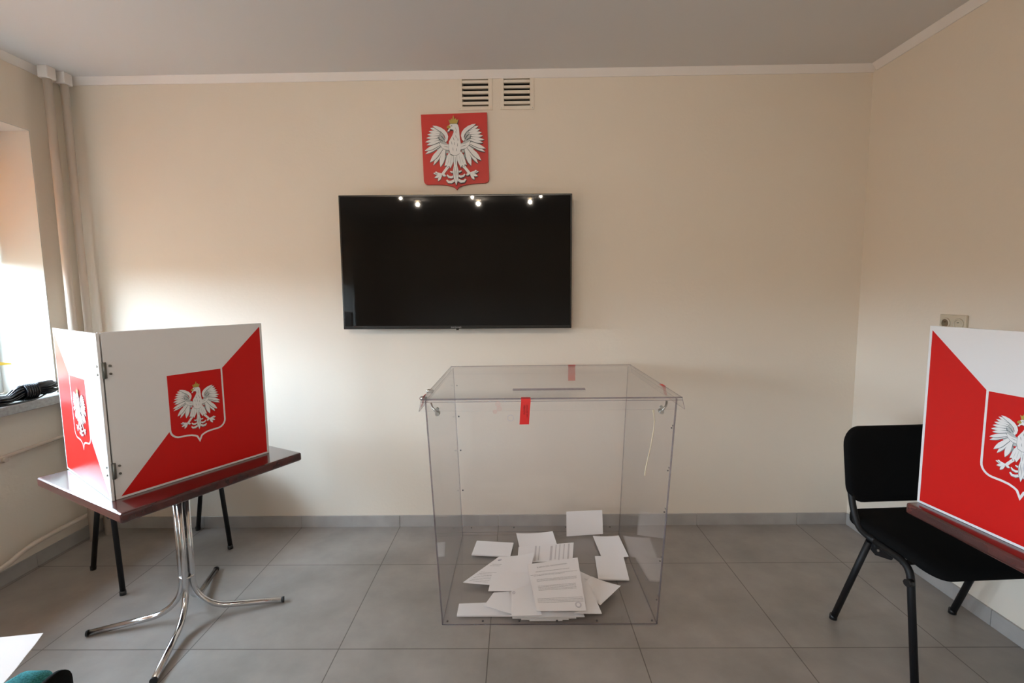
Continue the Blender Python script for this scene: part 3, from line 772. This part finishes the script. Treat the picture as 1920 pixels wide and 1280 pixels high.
bm = b_(); bx(bm, -.012, .0015, -.022, .022, .0008, .0016); 
prism(bm, [(.0015, .0016), (.0105, -.044), (.0095, -.044), (.0005, .0008)], -.022, .022, lambda u, v, w_: Vector((u, w_, v)))
o = obj('seal_tape', bm, M_tape); o.location = (.636, 2.075, 1.0); tag(o, 'red seal sticker over the right hand edge of lid', 'sticker', 'red seal stickers on the ballot box')
bm = b_(); prism(bm, [(-.0015, .0016), (-.0118, -.044), (-.0108, -.044), (-.0002, .0008)], -.022, .022, lambda u, v, w_: Vector((u, w_, v)))
o = obj('seal_tape', bm, M_tape); o.location = (-.378, 1.905, 1.0); tag(o, 'narrow red seal sticker at the left front corner of lid', 'sticker', 'red seal stickers on the ballot box')
# cable tie hanging inside
bm = b_(); tube(bm, smooth_path([(.0, 0, 0), (.004, -.002, -.05), (-.008, 0, -.14), (-.024, .002, -.22), (-.030, .002, -.262)], 5), .0024, 6); bx(bm, -.004, .004, -.004, .004, -.004, .008, 0, .001)
o = obj('cable_tie', bm, M_tie); o.location = (.535, 1.868, .935); tag(o, 'long yellowed plastic tie hanging inside the box at right', 'cable tie')

# ------------------------------------------------------------------ ballot papers
NP = 0
def ballot(label, corners, curl=0, th=.0012, lines=None, circle=None, sag=0):
    """corners: four (x,y,z) points, top-left, top-right, bottom-right, bottom-left"""
    P = [Vector((c[0], min(max(c[1], 1.9255), 2.66), c[2])) for c in corners]; c0 = sum(P, Vector())/4; c0.z = min(p.z for p in P); P = [p-c0 for p in P]
    t = thing('ballot_paper', label, 'ballot paper', c0, 0, 'ballot papers in the ballot box')
    n_ = (P[1]-P[0]).cross(P[3]-P[0]).normalized()
    if n_.z < 0: n_ = -n_
    def S(u, v, w_=0):
        a = P[0].lerp(P[1], u); b = P[3].lerp(P[2], u); q = a.lerp(b, v)
        return q + n_*w_ + Vector((0, 0, curl*(4*(u-.5)**2) - sag*(4*u*(1-u))))
    def sheet(b, w0, w1):
        N = 10; G = {}
        for s, w_ in ((0, w1), (1, w0)):
            for i in range(N+1):
                for j in range(N+1): G[s, i, j] = b.verts.new(S(i/N, j/N, w_))
        for i in range(N):
            for j in range(N):
                f = b.faces.new((G[0, i, j], G[0, i+1, j], G[0, i+1, j+1], G[0, i, j+1])); f.smooth = True
                f = b.faces.new((G[1, i, j], G[1, i, j+1], G[1, i+1, j+1], G[1, i+1, j])); f.smooth = True
        rim = [(i, 0) for i in range(N)]+[(N, j) for j in range(N)]+[(N-i, N) for i in range(N)]+[(0, N-j) for j in range(N)]
        Rt = [b.verts.new(G[0, i, j].co) for i, j in rim]; Rb = [b.verts.new(G[1, i, j].co) for i, j in rim]; L_ = len(rim)
        for i in range(L_): b.faces.new((Rt[i], Rb[i], Rb[(i+1) % L_], Rt[(i+1) % L_]))
    part('sheet', lambda b: sheet(b, 0, th if th < .002 else th*.42), M_paper, t)
    if th >= .002: part('folded_leaf', lambda b: sheet(b, th*.55, th), M_paper, t)
    if lines:
        def ln(b):
            for (u0, u1, v0, v1) in lines:
                N = max(2, int((u1-u0)*60)); rnd = random.Random(int(v0*1e4)); k = 0
                x = u0
                while x < u1-.01:
                    wl = min(rnd.uniform(.025, .075), u1-x); 
                    q = [S(x, v0, th+.0004), S(x+wl, v0, th+.0004), S(x+wl, v1, th+.0004), S(x, v1, th+.0004)]
                    b.faces.new([b.verts.new(p) for p in q]); x += wl+.008
        part('printed_text', ln, M_ink_pale if len(lines) == 7 and lines[0][3] > .9 else M_ink, t, 'small grey printed lines', norm=False)
    if circle:
        def cr(b):
            for (u, v, r) in circle:
                for rr in (r, r*.72):
                    pts = [S(u+rr*math.cos(a), v+rr*.8*math.sin(a), th+.0006) for a in [2*PI*k/20 for k in range(20)]]
                    tube(b, pts, .0006, 4, closed=True)
        part('round_stamp', cr, M_stamp, t, 'round official ink stamp')
    return t, S, th
def vline(a, b, n, u0=.1, u1=.9, h=.009): return [(u0, u1, a+(b-a)*k/max(1, n-1), a+(b-a)*k/max(1, n-1)+h) for k in range(n)]

# leaning on the back wall of the box
ballot('blank folded ballot propped upright against the back of the box', [(0.2712, 2.668, 0.1512), (0.4778, 2.668, 0.1601), (0.4809, 2.645, 0.0233), (0.27, 2.635, 0.0148)], th=.0012)
ballot('folded blank ballot lying alone at the left back', [(-0.2408, 2.5796, 0.016), (-0.0329, 2.5547, 0.016), (-0.0505, 2.4211, 0.013), (-0.2576, 2.4408, 0.013)], th=.006)
ballot('folded blank ballot at back right of the scattered papers', [(0.4181, 2.6158, 0.02), (0.5645, 2.6173, 0.02), (0.5746, 2.4142, 0.012), (0.4311, 2.4183, 0.012)], curl=.004, th=.0035)
ballot('thick folded blank ballot in front of the back right one', [(0.3979, 2.4169, 0.013), (0.5472, 2.4128, 0.013), (0.5305, 2.2085, 0.013), (0.3821, 2.2142, 0.013)], th=.007)
ballot('blank ballot at the back of the central pile', [(-0.0189, 2.6334, 0.03), (0.1915, 2.6535, 0.03), (0.2096, 2.4902, 0.018), (0.0051, 2.4501, 0.018)], curl=.006)
ballot('ballot with columns of faint print seen sideways behind the top sheet', [(-0.0057, 2.456, 0.05), (0.2954, 2.5005, 0.05), (0.2695, 2.334, 0.045), (-0.0133, 2.3111, 0.045)], th=.001,
       lines=[(.30, .33, .02, .95), (.37, .39, .05, .9), (.58, .62, .1, .95), (.67, .69, .05, .9), (.74, .76, .05, .95), (.82, .84, .05, .9), (.90, .93, .05, .95)])
# wide curled sheet on the left
ballot('wide curling ballot with printed text at the left of the pile', [(-0.1064, 2.3522, 0.05), (0.0771, 2.3726, 0.06), (0.0322, 2.1308, 0.034), (-0.2738, 2.1759, 0.022)], curl=.006, th=.0012,
       lines=vline(.30, .36, 2, .08, .30) + vline(.60, .92, 7, .06, .36), circle=[(.14, .14, .04)])
ballot('blank folded ballot lying over the curling text sheet', [(-0.1337, 2.1899, 0.062), (0.0541, 2.2001, 0.064), (0.0567, 2.0744, 0.05), (-0.1468, 2.0891, 0.04)], th=.003)
ballot('blank ballot angled out below the curling sheet', [(-0.1221, 2.0816, 0.036), (-0.0327, 2.0913, 0.036), (-0.0136, 1.9316, 0.03), (-0.1606, 2.0046, 0.026)], th=.0025)
ballot('long folded ballot at the bottom left front of the pile', [(-0.2757, 2.0333, 0.012), (-0.1519, 2.0403, 0.012), (-0.0319, 1.9553, 0.01), (-0.2768, 1.9566, 0.01)], th=.006)
ballot('folded ballot wedged between top sheet and right pieces', [(0.2729, 2.2908, 0.026), (0.3766, 2.2022, 0.022), (0.3362, 2.074, 0.022), (0.2593, 2.0685, 0.026)], th=.0015, lines=vline(.25, .6, 3, .45, .85))
ballot('ballot fanned out to the right with a shaded corner', [(0.3461, 2.2005, 0.036), (0.4726, 2.1307, 0.032), (0.3523, 1.9908, 0.032), (0.2859, 2.1259, 0.036)], curl=.004, th=.0015)
ballot('blank ballot showing right of the top text sheet', [(0.2783, 2.2219, 0.046), (0.3261, 2.1131, 0.044), (0.3481, 1.926, 0.042), (0.2322, 1.8974, 0.044)], th=.002)
ballot('blank ballot with round stamp left of the top text sheet', [(-0.0385, 2.0598, 0.06), (0.0582, 2.1202, 0.06), (0.092, 1.9007, 0.036), (-0.0381, 1.8912, 0.034)], th=.0015, circle=[(.1, .12, .06)])
for k, q in enumerate([[(-0.0448, 2.0279, 0.028), (0.2602, 2.0259, 0.028), (0.275, 1.9107, 0.028), (-0.0312, 1.9011, 0.028)], [(-0.0386, 2.0269, 0.022), (0.2358, 2.03, 0.022), (0.2386, 1.9019, 0.022), (-0.0342, 1.9008, 0.022)], [(-0.0074, 2.0306, 0.016), (0.2113, 2.0341, 0.016), (0.2067, 1.9043, 0.016), (0.0039, 1.9028, 0.016)], [(0.03, 2.0329, 0.011), (0.1804, 2.0368, 0.011), (0.1804, 1.9061, 0.011), (0.0391, 1.9034, 0.011)]]):
    ballot(('ballot edge just beneath the top text sheet at the front', 'ballot edge second from the top of the front pile', 'ballot edge third down in the front pile', 'lowest ballot edge at the front of the pile')[k],
           q, th=.0025 if k else .002, circle=[(.45, .90, .035)] if k == 1 else None)
lines = vline(.20, .20, 1, .13, .80, .007) + vline(.265, .265, 1, .02, .95, .006) + vline(.285, .285, 1, .08, .70, .006) \
    + vline(.37, .41, 3, .12, .92, .0055) + vline(.51, .60, 5, .12, .88, .0055) + vline(.765, .84, 4, .06, .98, .0055)
tt, S_, th_ = ballot('large ballot with printed title and text on top of the pile', [(0.0357, 2.2053, 0.1), (0.2869, 2.2643, 0.1), (0.2812, 1.8935, 0.056), (0.0705, 1.873, 0.056)], th=.0012, lines=lines, circle=[(.86, .90, .06)])
# printed title following the sheet
o0 = S_(0, 0); ex = (S_(1, 0)-S_(0, 0)); ey = (S_(0, 0)-S_(0, 1)); X_ = ex.normalized(); N_ = X_.cross(ey).normalized(); Y_ = N_.cross(X_)
c = S_(.47, .105) + N_*.0020
Mx = Matrix(((X_.x, Y_.x, N_.x, c.x), (X_.y, Y_.y, N_.y, c.y), (X_.z, Y_.z, N_.z, c.z), (0, 0, 0, 1)))
text('title_text', 'KARTA DO GŁOSOWANIA', .0125, M_tape_ink if 0 else M_ink, tt, Mx, 'bold grey title line')

# ------------------------------------------------------------------ things on the sill
SZ = .888
t = thing('coiled_cable', 'black coiled power cable with plug lying on the window sill', 'cable', (-2.53, 2.395, SZ))
def coil(b):
    rnd = random.Random(3)
    for k in range(12):
        ph = 2*PI*k/12; L = .150+.018*rnd.random(); W_ = .020+.012*abs(math.cos(ph)); z0 = .040+.026*math.sin(ph)*(.8+.4*rnd.random()); yo = .018*math.cos(ph)
        pts = []
        for j in range(28):
            a = 2*PI*j/28; ca = math.cos(a); pinch = .35+.65*abs(ca)
            x = L*ca-.01; y = yo*pinch + W_*math.sin(a)*(.55 if abs(ca) < .5 else 1)
            z = z0*(.55 if ca < -.3 else .9) + (.012 if ca > 0 else 0) + .004*math.sin(3*a+k)
            pts.append((y, x, max(z, .0048)))
        tube(b, smooth_path(pts+[pts[0]], 2)[:-1], .0046, 7, closed=True)
part('cable_coil', coil, M_black_cable, t)
def wrap(b):
    for k in range(6):
        yc = -.01+.011*k; tube(b, [(.036*math.cos(a), yc+.003*math.sin(a), .043+.038*math.sin(a)) for a in [2*PI*j/18 for j in range(18)]], .0048, 7, closed=True)
    tube(b, smooth_path([(-.02, -.17, .005), (.03, -.19, .005), (.05, -.10, .005), (.035, .02, .005), (.02, .09, .02)], 6), .004, 7)
part('wrapped_turns', wrap, M_black_cable, t)
def plug(b):
    tube(b, [(.012, .045, .060), (.012, .06, .066), (.010, .095, .066), (.006, .13, .058), (0, .15, .052)], [.014, .020, .021, .017, .009], 16)
    for s in (-1, 1): tube(b, [(s*.008, .148, .052), (s*.008, .170, .049)], .0023, 6)
part('plug', plug, M_black_plastic, t)
t.rotation_euler = (0, 0, math.radians(-6))

# potted plant at the frame edge
t = thing('potted_plant', 'potted plant on the sill whose yellow tipped leaf enters at left edge', 'plant', (-2.66, 2.03, SZ))
def pot(b):
    n = 20; prof = [(.045, 0), (.062, .09), (.068, .09), (.070, .11), (.062, .11), (.058, .095), (0.0, .095)]
    R_ = []
    for r, z in prof: R_.append([b.verts.new((r*math.cos(2*PI*k/n), r*math.sin(2*PI*k/n), z)) for k in range(n)] if r else [b.verts.new((0, 0, z))])
    for A, B in zip(R_[:-1], R_[1:]):
        for k in range(n):
            b.faces.new((A[k], A[(k+1) % n], B[(k+1) % n], B[k]) if len(B) > 1 else (A[k], A[(k+1) % n], B[0]))
    b.faces.new(R_[0][::-1])
part('pot', pot, M_pot, t)
part('soil', lambda b: tube(b, [(0, 0, .096), (0, 0, .099)], .056, 18), M_soil, t)
def leaf3(b, base, ctrl, tip, w_, upright=False):
    base, ctrl, tip = Vector(base), Vector(ctrl), Vector(tip); N = 12; rows = []
    side = (tip-base).cross(Vector((0, 0, 1))).normalized()
    if upright: side = (side*.3 + Vector((0, 0, 1))).normalized()
    for i in range(N+1):
        s = i/N; c = base*(1-s)**2+ctrl*2*s*(1-s)+tip*s*s; h = w_*math.sin(PI*min(1, s*.96+.04))**.45 if i < N else .003
        rows.append([b.verts.new(c-side*h+Vector((0, 0, .15*h))), b.verts.new(c), b.verts.new(c+side*h+Vector((0, 0, .15*h)))])
    for i in range(N):
        for k in range(2):
            f = b.faces.new((rows[i][k], rows[i][k+1], rows[i+1][k+1], rows[i+1][k])); f.smooth = True; f.material_index = 1 if i >= N-1 else 0
tipw = Vector((-2.368, 2.2, 1.1054)) - Vector((-2.66, 2.03, SZ))
lf = [((0, 0, .098), (tipw.x*.2, tipw.y*.4, tipw.z+.02), tuple(tipw), .016, True)]
for k in range(8):
    a = 2*PI*k/8+.5; rr = .10; lf.append(((0, 0, .098), (.04*math.cos(a), .04*math.sin(a), .24), (rr*math.cos(a) , rr*math.sin(a), .20+.03*math.sin(3*k)), .013))
for q in lf:
    part('leaf', lambda b: leaf3(b, *q), [M_leaf, M_leaf_tip], t)

# ------------------------------------------------------------------ near left: officials' table, sheet and teal chair
t = thing('side_table', 'pale table below the left edge holding the white sheet', 'table', (-1.32, .62, 0))
part('tabletop', lambda b: bx(b, -.36, .30, -.45, .235, .722, .746, 0, .003), M_tabletop_near, t)
for sx, sy in ((-.32, -.40), (.26, -.40), (-.32, .19), (.26, .19)):
    part('leg', lambda b: bx(b, sx-.018, sx+.018, sy-.018, sy+.018, 0, .722, 0, .002), M_black_metal, t)
bm = b_()
P0 = Vector((-0.9422, 0.8756, 0.75)); Pa = Vector((-1.2401, 0.8272, 0.75))
NN = 14; edge = []
# right-hand side edge curls down towards the camera
Q = [Vector((-0.9422, 0.8756, 0.75)), Vector((-0.9274, 0.8451, 0.75)), Vector((-0.9152, 0.8153, 0.75)), Vector((-0.9005, 0.7824, 0.75)), Vector((-0.8876, 0.7474, 0.75)), Vector((-0.8738, 0.7009, 0.75))]
ed = smooth_path(Q, 3); dx = Pa-P0
top_v = []; 
G = []
for i, p in enumerate(ed):
    row = []
    for j in range(9):
        s = j/8; row.append(p + dx*s + Vector((0, 0, .0004*math.sin(PI*s))))
    G.append(row)
vt = [[bm.verts.new(p+Vector((0, 0, .0008))) for p in r] for r in G]; vb = [[bm.verts.new(p) for p in r] for r in G]
for i in range(len(G)-1):
    for j in range(8):
        f = bm.faces.new((vt[i][j], vt[i][j+1], vt[i+1][j+1], vt[i+1][j])); f.smooth = True
        f = bm.faces.new((vb[i][j], vb[i+1][j], vb[i+1][j+1], vb[i][j+1])); f.smooth = True
    a_, b__, c_, d_ = [bm.verts.new(v.co) for v in (vt[i][0], vt[i+1][0], vb[i+1][0], vb[i][0])]; bm.faces.new((a_, b__, c_, d_))
o = obj('paper_sheet', bm, M_paper); tag(o, 'white paper sheet overhanging at the bottom left corner of the photo', 'paper')

t = thing('office_chair', 'teal upholstered chair with its shaded face painted black, below the white sheet at bottom left corner', 'chair', (0, 0, 0))
zt = .684
pA = Vector((-0.9362, 0.8785, 0.684)); pB = Vector((-0.9338, 0.8261, 0.684)); qA = Vector((-0.9795, 0.8745, 0.684))
d1 = (pB-pA); d1.z = 0; d1.normalize(); d2 = Vector((d1.y, -d1.x, 0))
if d2.dot(qA-pA) < 0: d2 = -d2
base = Vector((pA.x, pA.y, 0)) - d1*.0
t.location = base; 
ang = math.atan2(d1.y, d1.x); t.rotation_euler = (0, 0, ang)
sgn = 1 if Vector((-d1.y, d1.x, 0)).dot(d2) > 0 else -1
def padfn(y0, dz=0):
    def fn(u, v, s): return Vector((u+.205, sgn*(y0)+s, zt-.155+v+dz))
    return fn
part('backrest_cover', lambda b: rounded_slab(b, .42, .31, .080, padfn(.020), rc=.035), M_teal, t, 'teal fabric outer cover of the backrest')
part('backrest_shaded_face', lambda b: rounded_slab(b, .422, .308, .018, padfn(-.029), rc=.035), M_black_fabric, t, 'shaded front face of the backrest, painted black')  # black slab paints in the shade on the teal backrest's front
def seat2(u, v, s): return Vector((u+.205, -sgn*(.27)+v, .43+s))
part('seat', lambda b: rounded_slab(b, .45, .42, .06, seat2, rc=.07), M_teal, t, 'teal fabric seat')
part('back_bracket', lambda b: tube(b, fillet([(.205, sgn*.066, .55), (.205, sgn*.068, .36), (.205, -sgn*.2, .385)], .06), .014, 10), M_black_metal, t)
for sx in (.01, .40):
    for sy in (.07, .46):
        part('leg', lambda b: tube(b, [(sx, -sgn*sy, 0), (.205+(sx-.205)*.85, -sgn*(.27+(sy-.27)*.8), .41)], .012, 10), M_black_metal, t)

# ------------------------------------------------------------------ ceiling lamps behind the camera (seen in the television), plus added wall fill spots
for k, (x, y) in enumerate(((-1.28, -.97), (-.49, -.97), (.18, -.90), (-1.40, -.55), (-.53, -.55), (.30, -.55))):
    t = thing('ceiling_spotlight', ('left', 'middle', 'right')[k % 3] + ' warm ceiling spotlight of the ' + ('further' if k < 3 else 'nearer') + ' row mirrored in the television', 'lamp', (x, y, HC), 0, 'warm ceiling spotlights')
    part('canopy', lambda b: tube(b, [(0, 0, 0), (0, 0, -.015)], .045, 20), M_white_paint, t)
    part('bulb', lambda b: tube(b, [(0, 0, -.012), (0, 0, -.02), (0, 0, -.03)], [.017, .017, .010], 16), M_bulb if k < 3 else M_bulb_dim, t, 'glowing warm bulb')
    ld = bpy.data.lights.new('bulb_light', 'POINT'); ld.energy = (9, 12, 5.5)[k % 3] * (1 if k < 3 else .6); ld.color = (1, .86, .70); ld.shadow_soft_size = .015
    lo = bpy.data.objects.new('bulb_light', ld); COL.objects.link(lo); lo.location = (x, y, HC-.06)
    if k < 3:  # added fill spots, brighten the middle of the back wall
        sd = bpy.data.lights.new('wall_fill_spot', 'SPOT'); sd.energy = (17, 22, 17)[k]; sd.color = (1, .88, .74); sd.spot_size = math.radians(72); sd.spot_blend = 1; sd.shadow_soft_size = .02
        so = bpy.data.objects.new('wall_fill_spot', sd); COL.objects.link(so); so.location = (x, y, HC-.06)
        so.rotation_euler = (Vector((.05+.35*(k-1), YW_, 1.45))-so.location).to_track_quat('-Z', 'Y').to_euler()
